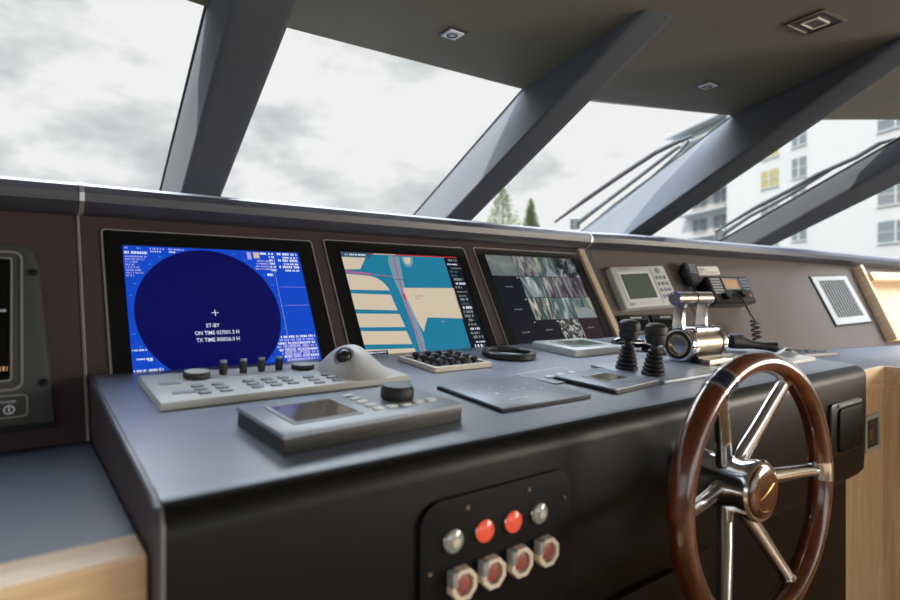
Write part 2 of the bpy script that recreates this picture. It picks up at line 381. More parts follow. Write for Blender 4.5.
# oak box at the end of the right wing
ok = thing('oak_side_box', 'pale oak box with a ledge at the right end of the dark instrument panel', 'box', PANR(1.56, -.08))
OKX = ok.matrix_world.inverted() @ PANR(0, 0)
MB().prism([(1.538, -.085), (1.556, -.085), (1.598, .284), (1.575, .284)], .001, .045, 'oak', ch=.004).build('end_board', ok, OKX)
MB().prism([(1.57, -.085), (2.9, -.085), (2.9, .236), (1.588, .236)], .001, .018, 'oak').build('back_board', ok, OKX)
MB().box(1.588, 2.9, .195, .238, .018, .06, 'oakh', ch=.004).build('ledge', ok, OKX)

# ================================================================== MONITORS
def monitor(x0, x1, h0, h1, sx0, sx1, sh0, sh1, label):
    t = thing('monitor', label, 'monitor', PAN(x0, 0), 'screens set in the instrument panel')
    X = t.matrix_world.inverted() @ PAN(0, 0)
    m = MB(); m.frame(rrect(x0, x1, h0, h1, .006), rrect(sx0, sx1, sh0, sh1, .0005), .0005, .004, 'bezel')
    m.build('bezel', t, X)
    m = MB(); m.frame(rrect(x0-.004, x1+.004, h0, h1+.004, .008), rrect(x0+.002, x1-.002, h0+.002, h1-.002, .006), .0004, .003, 'edge'); m.build('bezel_rim', t, X, label='thin bright metal rim')
    return t, X
# --- radar
t, X = monitor(.133, .560, -.03, .300, .164, .524, -.02, .268, 'leftmost large monitor showing a blue radar picture')
m = MB(); Z = .0012; q = lambda k: Z+k*.0004
m.poly(rrect(.164, .524, -.02, .268), q(0), 's_blue'); m.poly(circ(.3135, .115, .139, 64, .149), q(1), 's_navy')
for k in range(36):
    a = rad(k*10+5); x, y = .3135+.147*math.cos(a), .115+.157*math.sin(a)
    if -.015 < y < .262 and .168 < x < .52: m.box(x-.0025, x+.0025, y-.0006, y+.0006, q(1), q(1)+.0001, 's_cyan')
def L2(a, b, w, mat, k):
    a, b = Vector(a), Vector(b); n = (b-a).normalized(); n = Vector((-n.y, n.x))*w/2
    m.poly([tuple(a-n), tuple(b-n), tuple(b+n), tuple(a+n)], q(k), mat)
L2((.459, .23), (.4595, .05), .0007, 's_mauve', 1); L2((.466, .176), (.523, .176), .0007, 's_mauve', 1); L2((.466, .130), (.523, .130), .0007, 's_mauve', 1)
scr = m.build('screen', t, X)
m = MB()
m.text('ST-BY', .311, .0830, q(2), .012, 's_white', sx=.85); m.text('ON TIME 027001.3 H', .318, .0670, q(2), .0118, 's_white', sx=.80); m.text('TX TIME 000026.0 H', .318, .0520, q(2), .0118, 's_white', sx=.80)
L2((.312, .115), (.326, .115), .0016, 's_white', 2); L2((.319, .108), (.319, .122), .0016, 's_white', 2)
Y = .252
for k in range(9): m.marks(.167, .167+[.040, .038, .034, .022, .018, .024, .026, .030, .014][k], Y-(.003 if k == 0 else 0), q(1), .0058 if k == 0 else .0034, 's_mauve' if k else 's_white', seed=k); Y -= .0062 if k else .011
for x, w in ((.168, .005), (.190, .006), (.212, .026), (.246, .03)): m.marks(x, x+w, .2605, q(1), .004, 's_mauve', seed=int(x*999))
m.marks(.213, .232, .2545, q(1), .003, 's_white', seed=5); m.marks(.247, .26, .2545, q(1), .003, 's_white', seed=6)
m.box(.404, .413, .245, .264, q(1), q(1)+.0001, 's_mauve'); m.box(.418, .431, .249, .264, q(1), q(1)+.0001, 's_cream'); m.box(.433, .447, .259, .264, q(1), q(1)+.0001, 's_white')
for k in range(6):
    m.marks(.452, .464, .259-k*.0085, q(1), .005, 's_white', seed=20+k); m.marks(.472+k % 2*.012, .518, .259-k*.0085, q(1), .0062 if k % 2 == 0 else .0045, 's_white', seed=30+k)
for k in range(4): m.marks(.424-k*.002, .455, .240-k*.007, q(1), .0042, 's_mauve', seed=50+k)
m.marks(.441, .454, .2035, q(1), .0065, 's_white', seed=70)
for k in range(8): m.marks(.432+abs(3-k)*.004, .520, .052-k*.0075, q(1), .0052, ['s_white', 's_mauve'][k % 2], seed=80+k)
for k in range(4): m.marks(.448, .50, .030-k*.012, q(1)+.0002, .0105, 's_mauve', seed=96+k)
for a in ((.166, .19, .040, .003), (.172, .190, .022, .003), (.190, .198, .019, .006), (.166, .186, -.001, .004), (.190, .214, -.001, .004), (.166, .200, -.010, .004)): m.marks(a[0], a[1], a[2], q(1), a[3], 's_white', seed=int(a[0]*1000))
m.build('screen_writing', scr)
# --- chart
t, X = monitor(.597, 1.026, -.03, .306, .632, .998, -.02, .276, 'middle monitor showing a teal and cream harbour chart')
m = MB()
m.poly(rrect(.632, .998, -.02, .276), q(0), 's_sea')
m.poly([(.632, .226), (.676, .228), (.699, .262), (.632, .262)], q(1), 's_cream')
m.poly([(.632, .170), (.743, .168), (.738, .180), (.730, .192), (.716, .203), (.700, .209), (.632, .214)], q(1), 's_cream')
m.poly([(.632, .117), (.749, .112), (.742, .156), (.632, .160)], q(1), 's_cream')
m.poly([(.632, .070), (.757, .066), (.751, .102), (.632, .106)], q(1), 's_cream')
m.poly([(.632, .026), (.763, .020), (.757, .055), (.632, .060)], q(1), 's_cream')
m.poly([(.632, -.018), (.770, -.018), (.765, .009), (.66, .012), (.632, .014)], q(1), 's_cream')
m.poly([(.780, .176), (.946, .176), (.942, .084), (.830, .090), (.806, .050), (.795, .090)], q(1), 's_cream')
m.poly([(.768, .27), (.800, .27), (.792, .20), (.790, .15), (.796, .10), (.800, .04), (.795, -.018), (.778, -.018), (.780, .06), (.772, .15), (.764, .20), (.762, .25)], q(1), 's_pale')
m.poly([(.806, .270), (.842, .270), (.838, .250), (.826, .238), (.812, .240), (.806, .255)], q(1)+.0001, 's_pale')
m.poly([(.812, .268), (.834, .268), (.830, .252), (.822, .246), (.814, .250)], q(2), 's_cream')
for a, b in (((.782, .27), (.780, .20)), ((.780, .20), (.779, .15)), ((.779, .15), (.781, .08)), ((.781, .08), (.789, -.018))): L2(a, b, .005, 's_pink', 2)
L2((.632, .221), (.700, .214), .006, 's_pink', 1); L2((.70, .214), (.765, .208), .002, 's_pink', 2)
L2((.779, .158), (.780, .142), .006, 's_red', 3); L2((.765, .20), (.80, .198), .0012, 's_dark', 3)
L2((.72, .2745), (.99, .2745), .003, 's_red', 2); L2((.725, .2742), (.79, .2742), .0022, 's_cream', 3)
m.poly([(.632, .262), (.712, .262), (.722, .276), (.632, .276)], q(2), 's_tab')
m.poly([(.632, -.018), (.69, -.018), (.69, .008), (.632, .008)], q(3), 's_dark')
m.poly([(.946, .276), (.998, .276), (.998, -.02), (.936, -.02)], q(1), 's_dark')
scr = m.build('screen', t, X)
m = MB(); m.marks(.644, .650, .267, q(3), .004, 's_white', seed=3); m.marks(.656, .700, .267, q(3), .0045, 's_white', seed=4)
m.marks(.812, .836, .150, q(3), .003, 's_dgrey', seed=4); m.marks(.812, .828, .143, q(3), .003, 's_dgrey', seed=5); m.marks(.87, .88, .075, q(3), .003, 's_dgrey', seed=6)
for k in range(3): m.marks(.636, .686, .002-k*.007, q(3)+.0003, .0035, 's_white', seed=k+9)
for k in range(22):
    y = .262-k*.0125; a = random.Random(k); x = .950+a.uniform(0, .01); m.marks(x, x+a.uniform(.018, .036), y, q(2), a.choice([.004, .006, .0075]), a.choice(['s_dgrey', 's_dgrey', 's_white', 's_tab']), seed=100+k)
m.build('screen_writing', scr)
# --- cameras
t, X = monitor(1.068, 1.522, -.03, .310, 1.100, 1.486, -.012, .290, 'right monitor showing a grid of grey camera pictures')
m = MB(); m.poly(rrect(1.100, 1.486, -.012, .290), q(0), 's_dark')
cx4 = [1.1, 1.207, 1.297, 1.392, 1.486]; rh = [.290, .218, .145, .070, -.003]
grid = [['a', 'b', 'c', 'd'], [None, 'e', 'f', 'f2'], [None, 'g', 'e2', 'c2'], [None, None, 'h', 'w']]
key = dict(a=0, b=1, c=2, d=3, e=4, f=5, f2=5, g=6, e2=4, c2=2, h=7)
for r in range(4):
    for c in range(4):
        g = grid[r][c]
        if g: m.poly(rrect(cx4[c]+.001, cx4[c+1]-.001, rh[r+1]+.001, rh[r]-.001), q(1), 's_wine' if g == 'w' else FEED[key[g]])
        else: m.poly(rrect(cx4[c]+.001, cx4[c+1]-.001, rh[r+1]+.001, rh[r]-.001), q(1), 's_dark')
m.poly([(1.207, .217), (1.232, .146), (1.262, .146), (1.212, .217)], q(2), 's_dgrey')
m.poly([(1.395, .072)]+[(1.438+.040*math.cos(rad(a)), .074+.036*math.sin(rad(a))) for a in range(0, 181, 15)][::1], q(2), 's_dgrey')
m.poly([(1.325, .220), (1.380, .220), (1.368, .236), (1.350, .262), (1.336, .236)], q(2), 's_dgrey')
scr = m.build('screen', t, X)
m = MB()
for x, y in ((1.150, .180), (1.152, .105), (1.150, .032), (1.245, .036), (1.43, .036)): m.marks(x-.014, x+.016, y, q(3), .003, 's_dgrey', seed=int(x*100))
for x, y in ((1.196, .211), (1.196, .137), (1.196, .062), (1.290, .062)): m.box(x, x+.004, y, y+.003, q(3), q(3)+.0001, 's_white')
m.build('screen_writing', scr)

# --- left wall mounted display (only its right edge is in view)
t = thing('instrument_display', 'slate grey housed display mounted on the panel at the far left', 'display', PAN(-.10, .08))
X = t.matrix_world.inverted() @ PAN(0, 0)
MB().prism([(-.36, -.085), (.050, -.085), (.046, -.02), (.031, .205), (.026, .230), (.014, .246), (-.36, .250)], .001, .028, 'unit', ch=.012).build('housing', t, X)
m = MB(); m.frame(rrect(-.33, .008, -.028, .228, .015), rrect(-.326, .004, -.024, .224, .012), .0275, .030, 'edge'); m.frame(rrect(-.30, -.006, -.012, .215, .006), rrect(-.297, -.009, -.009, .212, .004), .0275, .030, 'edge'); m.build('inner_frame', t, X, label='bright inner outline')
m = MB(); m.poly(rrect(-.297, -.010, -.009, .212), .029, 'gloss'); m.marks(-.05, -.012, .006, .0293, .008, 'lcdo', seed=2); m.marks(-.04, -.014, .11, .0293, .005, 's_dgrey', seed=3); m.build('screen', t, X)
m = MB(); m.frame(rrect(-.30, .014, -.072, -.034, .008), rrect(-.297, .011, -.069, -.037, .006), .0275, .0295, 'edge'); m.build('button_bar', t, X)
m = MB(); m.text('POWER', -.012, -.0475, .0285, .0062, 'white'); m.frame(circ(-.010, -.058, .0075, 20), circ(-.010, -.058, .0052, 20), .028, .0288, 'white'); m.box(-.0112, -.0088, -.062, -.050, .028, .029, 'white'); m.build('power_mark', t, X)
for y in (.186, -.018):
    MB().lathe([(.0065, 0), (.0065, .004), (.004, .005)], 'black', T((.0215 if y > .1 else .034, y, .0265))).build('screw', t, X)

# ================================================================== ITEMS ON THE CONSOLE TOP
def on_top(name, label, cat, x, y, group=None):
    t = thing(name, label, cat, TOP(x, y), group); return t
def loc(x, y, x0, y0): return (x-x0, (y-y0)*1.0032)
def keycaps(t, pts, w, h, z, mat='greyd', name='key', hh=.003, rz=0):
    for x, y in pts: MB().box(-w/2, w/2, -h/2, h/2, 0, hh, mat, r=min(w, h)*.35, ch=.0008).build(name, t, T((x, y, z)))
def knob(t, x, y, z, r, h, name='knob', mat='black', cap=None):
    o = MB().lathe([(r*.92, 0), (r, h*.2), (r, h*.8), (r*.9, h)], mat).build(name, t, T((x, y, z)))
    if cap: MB().lathe([(r*.9, 0), (r*.9, h*.15), (r*.6, h*.16)], cap).build('knob_cap', o, T((0, 0, h)))
    return o
# radar keyboard with trackball
ox, oy = .366, .978
t = on_top('radar_keyboard', 'long pale grey keyboard with a domed trackball in front of the blue radar screen', 'keyboard', ox, oy)
MB().prism([(-.208, -.100), (.211, -.086), (.215, .10), (-.206, .094)], .0005, .0125, 'grey', ch=.004).build('housing', t)
kpts = []
for cxk, n, y0 in ((.224, 3, .908), (.255, 3, .908), (.304, 3, .912), (.334, 3, .912), (.363, 3, .914), (.403, 3, .900), (.438, 3, .905)):
    for k in range(n): kpts.append((cxk-ox, y0+k*.023-oy))
keycaps(t, kpts, .019, .012, .0125)
for x, y, w in ((.192, .99, .03), (.20, .925, .035)): MB().box(-w/2, w/2, -.008, .008, 0, .001, 'greyd').build('label_plate', t, T((x-ox, y-oy, .0125)))
knob(t, .238-ox, 1.020-oy, .0125, .021, .010, 'rotary_dial', 'rubber', 'grey')
knob(t, .424-ox, 1.022-oy, .0125, .021, .008, 'rotary_dial', 'rubber', 'grey')
for x in (.283, .317, .349, .381): knob(t, x-ox, 1.028-oy, .0125, .0065, .021, 'knob', 'rubber', 'greyd')
# the dome: a tear shaped hill with a silver ball
m = MB(); n = 48; rs = []
for j in range(15):
    rho = 1-j/14*.999; r = []
    for i in range(n):
        th = 2*math.pi*i/n; c_, s_ = math.cos(th), math.sin(th)
        w_ = .5-.5*math.cos(th-.35); w_ = w_*w_*(3-2*w_)
        z = .048*(w_*(1-rho**2.2)**.8+(1-w_)*(.5+.5*math.cos(math.pi*rho))**1.0)
        r.append(((.082 if c_ > 0 else .058)*rho*c_+.006*(1-rho), .078*rho*s_+.012*(1-rho), z))
    rs.append(r)
m.rings(rs, 'grey', cap0=False); m.build('trackball_hill', t, T((.495-ox, .966-oy, .012)))
BT = T((.468-ox, .942-oy, .0445)) @ Matrix.Rotation(rad(-48), 4, 'Y') @ Matrix.Rotation(rad(30), 4, 'X')
MB().lathe([(.0195, -.004), (.0195, .003), (.0175, .0045), (.0145, .004), (.0140, -.002)], 'greyd', cap0=False, cap1=False).build('trackball_ring', t, BT)
MB().lathe([(.0140*math.cos(rad(a)), .0140*math.sin(rad(a))) for a in range(-85, 90, 10)], 'black').build('trackball', t, BT)
# autopilot head
t = thing('autopilot_panel', 'thick grey and black control head with a small screen and one round knob', 'control panel', TOP(.368, .711, .07))
MB().box(-.134, .134, -.072, .066, .0005, .0205, 'bezel', ch=.001).build('base', t)
MB().box(-.136, .136, -.074, .068, .0205, .026, 'slated', ch=.003).build('fascia', t, label='blue-grey top face')
m = MB(); m.frame(rrect(-.110, -.012, -.046, .044, .003), rrect(-.105, -.017, -.041, .039, .001), .0255, .0275, 'greyd'); f = m.build('screen_frame', t)
MB().poly(rrect(-.105, -.017, -.041, .039), .0265, 'lcdb').build('screen', f)
m = MB(); m.marks(-.100, -.050, .056, .0262, .006, 'greyd', seed=3); m.build('maker_mark', t)
keycaps(t, [(.014, -.038+k*.0195) for k in range(5)], .016, .010, .0255, 'keyl')
keycaps(t, [(.036+k*.0225, -.038) for k in range(4)], .017, .010, .0255, 'keyl')
knob(t, .069, -.004, .0255, .024, .018, 'rotary_knob', 'rubber', 'black')
# toggles in a cream tray
ox, oy = .742, 1.008
t = on_top('toggle_panel', 'small cream tray crowded with black knobs below the chart screen', 'switch panel', ox, oy)
m = MB(); m.frame(rrect(-.076, .076, -.070, .074, .004), rrect(-.066, .066, -.060, .064, .002), .0005, .010, 'cream'); m.build('tray', t)
MB().box(-.066, .066, -.060, .064, .0005, .005, 'black').build('tray_base', t)
for i in range(4):
    for j in range(4):
        MB().lathe([(.004, 0), (.004, .006), (.008, .008), (.008, .014), (.005, .0165)], 'rubber', n=16).build('knob', t, T((-.046+i*.031, -.042+j*.029, .005)))
# ring holder
t = on_top('cup_ring', 'black open ring lying on the console below the right screen', 'ring', .945, 1.025)
MB().lathe([(.062, .0005), (.065, .003), (.065, .012), (.062, .0145), (.053, .0145), (.050, .012), (.050, .003), (.053, .0005), (.062, .0005)], 'black', n=48, cap0=False, cap1=False).build('ring', t)
MB().lathe([(.050, .0005), (.050, .002)], 'keyl', n=40).build('ring_floor', t, label='pale inner disc')
# small raised display
ox, oy = 1.200, 1.022
t = on_top('small_display', 'low cream-edged display box on the console below the camera screen', 'display', ox, oy)
MB().box(-.102, .098, -.072, .080, .0005, .018, 'keyl', r=.006, ch=.004).build('housing', t)
m = MB(); m.frame(rrect(-.068, .060, -.040, .050, .004), rrect(-.062, .054, -.035, .045, .002), .0175, .020, 'grey'); f = m.build('screen_frame', t)
MB().poly(rrect(-.062, .054, -.035, .045), .0186, 'lcdg').build('screen', f)
# flush touch panel
ox, oy = .690, .735
t = on_top('alarm_panel', 'flat blue-grey plate with rows of tiny pale buttons near the console edge', 'control panel', ox, oy)
MB().box(-.102, .104, -.082, .088, .0005, .005, 'black').build('base', t)
MB().box(-.100, .102, -.080, .086, .005, .007, 'slate', ch=.001).build('plate', t)
for x, y, r in ((.62, .748, .003), (.627, .730, .0045), (.645, .729, .0045), (.658, .761, .003), (.686, .764, .003), (.693, .736, .0045), (.712, .736, .003), (.742, .738, .003), (.748, .727, .003), (.712, .761, .003), (.748, .768, .003)):
    MB().lathe([(r, 0), (r*.8, .001)], 'white', n=12).build('button', t, T((x-ox, y-oy, .007)))
m = MB(); m.marks(-.065, -.005, -.050, .0072, .007, 'white', seed=11); m.build('marking', t)
# three button plate
t = thing('button_plate', 'thin plate with three pale oval buttons between the flat panels', 'control panel', TOP(.881, .812, .14))
m = MB(); m.frame(rrect(-.073, .073, -.048, .048, .004), rrect(-.069, .069, -.044, .044, .003), .0004, .003, 'keyl'); m.build('rim', t)
MB().box(-.0685, .0685, -.0435, .0435, .0004, .0025, 'slate').build('plate', t)
for x in (-.036, .004, .044): MB().prism(circ(0, 0, .012, 20, .009), 0, .003, 'keyl', ch=.001).build('button', t, T((x, -.008, .0025)))
# flat display
t = thing('flat_display', 'flat blue-grey display plate with small brown screen in front of the joysticks', 'display', TOP(.935, .728, .11))
MB().box(-.084, .084, -.070, .070, .0005, .006, 'black', r=.004).build('base', t)
MB().box(-.082, .082, -.068, .068, .006, .009, 'slate', r=.004, ch=.001).build('fascia', t)
m = MB(); m.frame(rrect(-.042, .038, -.030, .032, .001), rrect(-.037, .033, -.025, .027, .001), .0088, .0103, 'greyd'); f = m.build('screen_frame', t)
MB().poly(rrect(-.037, .033, -.025, .027), .0096, 'lcdb').build('screen', f)
# joystick base plate
ox, oy = 1.165, .755
t = on_top('lever_base_plate', 'dark base plate under the joysticks and throttle', 'plate', ox, oy)
MB().box(-.135, .150, -.092, .095, .0005, .006, 'slate', r=.006, ch=.002).build('plate', t)
m = MB()
for k in range(3): m.marks(.045+k*.0, .115, -.078+k*.014, .0062, .006, 'keyl', seed=40+k)
m.build('marking', t)
# joysticks
def joystick(x, y, label):
    t = thing('joystick', label, 'joystick', TOP(x, y, 0, .006), 'thruster joysticks')
    prof = [(.024, .0003)]
    for k in range(6):
        r = .0235-.0019*k; z = .002+k*.0088
        prof += [(r, z), (r+.0012, z+.003), (r, z+.0055), (r-.0058, z+.0072)]
    prof += [(.009, .056), (.006, .058)]
    MB().lathe(prof, 'rubber', n=32).build('bellows', t)
    MB().lathe([(.008, .056), (.008, .066)], 'black', n=16).build('shaft', t)
    MB().lathe([(.010, .063), (.018, .066), (.0205, .074), (.0205, .085), (.023, .087), (.0235, .094), (.022, .102), (.016, .107), (.006, .109)], 'rubber', n=32).build('grip', t)
    return t
joystick(1.066, .778, 'black ribbed joystick farther from the steering wheel')
joystick(1.066, .712, 'black ribbed joystick nearer the steering wheel')
# throttle head
t = thing('throttle_control', 'chrome and brushed metal throttle drum with two upright levers', 'throttle', TOP(1.375, .78, 0, .006))
def XW(x, y, z): return t.matrix_world.inverted() @ WORLD(x, y, z)
B = t.matrix_world.inverted() @ WORLD(1.28, .785, -.126) @ RY90       # drum axis along X
MB().lathe([(.034, .010), (.0385, .012), (.0385, .150), (.034, .152)], 'brush', n=48).build('drum', t, B)
m = MB(); m.lathe([(.041, .004), (.043, .008), (.043, .020), (.039, .024)], 'chrome', n=48, cap1=False); m.build('end_ring', t, B, label='chrome end ring')
m = MB(); m.lathe([(.041, .138), (.043, .142), (.043, .154), (.036, .158)], 'chrome', n=48); m.build('end_ring', t, B, label='chrome end ring')
m = MB(); m.lathe([(.039, .004), (.041, .004), (.041, .0), (.038, -.003), (.034, -.003), (.034, .002)], 'chrome', n=48, cap0=False, cap1=False); m.build('end_lip', t, B, label='chrome lip')
MB().lathe([(.0345, .0), (.034, -.002), (.027, -.002), (.027, .002)], 'black', n=48, cap0=False, cap1=False).build('end_disc', t, B)
MB().lathe([(.027, -.001), (.026, -.004), (.0225, -.004), (.0215, .0), (.018, .014), (.001, .018)], 'gold', n=48, cap0=False).build('end_cup', t, B)
MB().box(-.075, .085, -.034, .034, .0003, .016, 'black', ch=.003).build('pedestal', t, T((0, 0, 0)))
MB().prism([(-.060, -.060), (.060, -.060), (.060, -.034), (-.060, -.034)], .0004, .012, 'brush', ch=.003).build('foot', t, T((-.01, 0, 0)))
MB().box(-.068, .035, -.022, .022, .072, .084, 'chrome', ch=.004).build('lever_saddle', t)
def lever(x0, x1, gx0, gx1, name='lever'):
    m = MB()   # arm: thick bowed plate in the YZ plane
    out = []
    pts = [(0, -.092), (.004, -.06), (.002, -.03), (-.004, -.006), (-.010, .0)]
    ws = [.017, .013, .012, .014, .013]
    L = [(y-w, z) for (y, z), w in zip(pts, ws)]; R = [(y+w, z) for (y, z), w in zip(pts, ws)]
    o = L+R[::-1]
    m.rings([[(x, .785+y, -.014+z) for y, z in o] for x in (x0, x1)], 'chrome')
    a = m.build(name, t, t.matrix_world.inverted() @ W0)
    MB().lathe([(.012, gx0-.001), (.016, gx0+.002), (.016, gx1-.002), (.012, gx1)], 'brush', T((0, .778, -.013)) @ RY90, n=28).build('grip', a)
    MB().lathe([(.0163, gx0 if gx0 < 1.3 else gx1-.006), (.0163, (gx0 if gx0 < 1.3 else gx1-.006)+.006)], 'chrome', T((0, .778, -.013)) @ RY90, n=28).build('grip_cap', a)
lever(1.281, 1.293, 1.252, 1.328); lever(1.384, 1.396, 1.331, 1.404)
# small black handset behind the joysticks
t = on_top('handset', 'short dark blue-black hand mic lying behind the joysticks', 'microphone', 1.345, .965)
MB().tube([(-.055, .02, .020), (-.04, .018, .021), (.03, .0, .018), (.045, -.004, .018)], [.010, .0135, .0135, .010], 'navy', n=16).build('barrel', t)
MB().prism([(.0, -.075), (.06, -.085), (.07, -.03), (.03, -.01)], .0005, .022, 'black', ch=.006).build('rest', t)

# second keyboard behind the wheel
ox, oy = 1.60, .700
t = on_top('radar_keyboard', 'pale keypad with a silver trackball partly hidden behind the wheel rim', 'keyboard', ox, oy)
MB().box(-.125, .12, -.050, .042, .0005, .010, 'keyl', r=.006, ch=.003).build('housing', t)
keycaps(t, [(-.10+(k % 4)*.026, -.030+(k//4)*.020) for k in range(8)], .020, .013, .0095, 'black')
knob(t, -.085, .022, .0095, .015, .007, 'rotary_dial', 'rubber', 'black')
knob(t, -.03, .022, .0095, .010, .006, 'rotary_dial', 'rubber')
MB().lathe([(.028, 0), (.027, .006), (.020, .013), (.010, .017), (.001, .018)], 'grey', n=32).build('trackball_hill', t, T((.05, -.005, .0095)))
MB().lathe([(.014, .0), (.013, .008), (.008, .013), (.001, .0145)], 'brush', n=24).build('trackball', t, T((.05, -.005, .018)))
# black box behind the throttle
t = on_top('cable_box', 'small black box standing behind the throttle drum', 'box', 1.585, .955)
MB().box(-.045, .03, -.025, .03, .0005, .055, 'black', ch=.006).build('body', t)
MB().box(-.040, .025, -.020, .025, .055, .060, 'rubber', ch=.002).build('lid', t)
t = on_top('document_tray', 'pale sheet-like tray lying behind the throttle levers', 'tray', 1.49, 1.055)
MB().box(-.12, .10, -.06, .04, .0005, .014, 'keyl', r=.01, ch=.004).build('tray', t); MB().box(-.11, .09, -.05, .03, .014, .016, 'slate', r=.008).build('tray_mat', t)
# phone handset
t = on_top('telephone_handset', 'black ribbed telephone handset lying on the console behind the wheel', 'handset', 1.70, .800)
m = MB(); pts = [(-.066, .056, .024), (-.055, .048, .028), (-.03, .034, .026), (0, .010, .020), (.03, -.012, .018), (.052, -.028, .017), (.062, -.036, .015)]
m.tube(pts, [.010, .0215, .020, .012, .012, .0165, .010], 'rubber', n=18); m.build('body', t)
m = MB()
for k in range(7): m.tube([(pts[1][0]+k*.005+.013*math.cos(a), pts[1][1]-k*.003+.008*math.cos(a)*.6, .027+.0215*math.sin(a)) for a in [rad(d) for d in range(0, 181, 20)]], .0025, 'black', n=6)
m.build('ribs', t)
def coil(p0, p1, turns, r, rt, n=14, sag=0):
    p0, p1 = Vector(p0), Vector(p1); d = (p1-p0); a = d.normalized(); u = a.orthogonal().normalized(); v = a.cross(u); out = []
    N = int(turns*n)
    for i in range(N+1):
        t_ = i/N; th = 2*math.pi*turns*t_
        out.append(tuple(p0+d*t_+u*r*math.cos(th)+v*r*math.sin(th)+Vector((0, 0, -sag*4*t_*(1-t_)))))
    return out
MB().tube(coil((-.066, .058, .022), (-.115, .115, .012), 7, .008, 0), .0028, 'rubber', n=6).build('coiled_cord', t)
# flat pad on the right counter
t = thing('keypad', 'flat black keypad lying on the dark counter right of the console', 'keypad', WORLD(2.24, .90, -.222, rad(-15)))
MB().box(-.14, .12, -.06, .06, .0005, .012, 'black', r=.006, ch=.003).build('housing', t)
keycaps(t, [(-.10+(k % 6)*.035, -.032+(k//6)*.03) for k in range(18)], .026, .018, .0115, 'rubber')

# ================================================================== ITEMS ON THE RIGHT WING
t = thing('instrument_display', 'pale grey instrument with green-grey screen and round keys beside the camera monitor', 'display', PANR(.172, .174, 0, rad(3)))
MB().prism(rrect(-.136, .128, -.079, .078, .008), .0005, .026, 'grey', ch=.007).build('housing', t)
m = MB(); m.frame(rrect(-.112, .038, -.056, .055, .005), rrect(-.104, .030, -.048, .047, .001), .0255, .0275, 'keyl'); f = m.build('screen_frame', t)
MB().poly(rrect(-.104, .030, -.048, .047), .0264, 'lcdg').build('screen', f)
MB().box(.048, .051, -.070, .070, .0255, .0268, 'greyd').build('divider', t)
MB().lathe([(.011, 0), (.011, .003), (.009, .004)], 'greyd', n=24).build('round_key', t, T((.085, .055, .0258)))
for k in range(12):
    MB().lathe([(.0075, 0), (.007, .0025), (.005, .003)], 'greyd', n=16).build('key', t, T((.066+(k % 3)*.020, .028-(k//3)*.024, .0258)))
m = MB(); m.marks(-.10, -.04, .063, .0262, .006, 'greyd', seed=6); m.box(-.112, -.088, -.071, -.062, .026, .0266, 'greyd'); m.build('marking', t)
for x0, x1, lb, sd in ((.012, .143, 'black strip gauge under the grey instrument, nearer the monitor', 1), (.152, .262, 'black strip gauge under the grey instrument, half hidden by the lever', 2)):
    t = thing('strip_gauge', lb, 'gauge', PANR(x0, .005), 'strip gauges under the grey instrument')
    MB().box(0, x1-x0, 0, .066, .0005, .012, 'black', r=.003, ch=.002).build('housing', t)
    m = MB(); m.box(.01, x1-x0-.01, .008, .046, .0118, .0126, 'gloss'); m.marks(.045, .095, .052, .0122, .006, 'keyl', seed=sd); m.build('face', t)
# hand microphone on clip
t = thing('hand_microphone', 'black fist microphone hanging on the panel left of the radio', 'microphone', PANR(.415, .222, .014, rad(-6)))
MB().box(-.02, .02, -.03, .03, -.0135, .004, 'black', ch=.003).build('clip', t)
m = MB(); o1 = [(-.020, -.062), (.020, -.062), (.034, -.03), (.046, .01), (.044, .040), (.026, .056), (-.026, .056), (-.044, .040), (-.046, .01), (-.034, -.03)]
m.rings([[(x*.9*.8, y*.9*.8, .002) for x, y in o1], [(x*.8, y*.8, .008) for x, y in o1], [(x*.8, y*.8, .020) for x, y in o1], [(x*.68, y*.7, .028) for x, y in o1], [(x*.4, y*.45, .031) for x, y in o1]], 'rubber'); m.build('body', t)
m = MB()
for k in range(5): m.box(-.017, .017, -.004+k*.008, .0+k*.008, .029, .0318, 'greyd')
m.build('grille', t)
MB().tube([(0, -.046, .012), (.003, -.08, .012), (.010, -.15, .004), (.008, -.215, -.004)], .0035, 'rubber', n=8).build('cord', t)
# little cream plate
t = thing('label_plate', 'small cream plate on the panel above the radio', 'plate', PANR(.548, .249, 0, rad(2)))
MB().box(-.062, .062, -.018, .018, .0005, .012, 'cream', r=.002, ch=.002).build('plate', t)
m = MB(); m.marks(-.02, .05, -.012, .0122, .006, 'greyd', seed=8); m.marks(-.05, -.02, .002, .0122, .006, 'greyd', seed=9); m.build('marking', t)
# VHF radio
t = thing('marine_radio', 'black marine radio with amber screen and small keypad mounted on the right panel', 'radio', PANR(.565, .145, 0, rad(0)))
m = MB(); m.rings([[(x, y, .0005) for x, y in rrect(-.112, .095, -.050, .046, .004)], [(x, y, .030) for x, y in rrect(-.112, .097, -.054, .048, .006)], [(x, y, .060) for x, y in rrect(-.128, .102, -.060, .052, .008)], [(x, y, .066) for x, y in rrect(-.122, .097, -.056, .048, .006)]], 'black'); m.build('case', t)
m = MB()
for k in range(6): m.box(-.112, -.060, .034-k*.011, .039-k*.011, .0655, .0675, 'grey')
m.build('speaker_slats', t)
m = MB(); m.frame(rrect(-.050, .040, -.008, .040, .004), rrect(-.045, .035, -.003, .036, .002), .0655, .069, 'slate'); f = m.build('screen_frame', t); MB().poly(rrect(-.045, .035, -.003, .036), .067, 'lcdo').build('screen', f)
keycaps(t, [(.056+(k % 3)*.014, .036-(k//3)*.013) for k in range(12)], .010, .008, .0655, 'greyd')
keycaps(t, [(.074, -.030)], .016, .012, .0655, 'red', 'red_key')
knob(t, -.066, -.034, .0655, .015, .018); knob(t, .024, -.026, .0655, .016, .020)
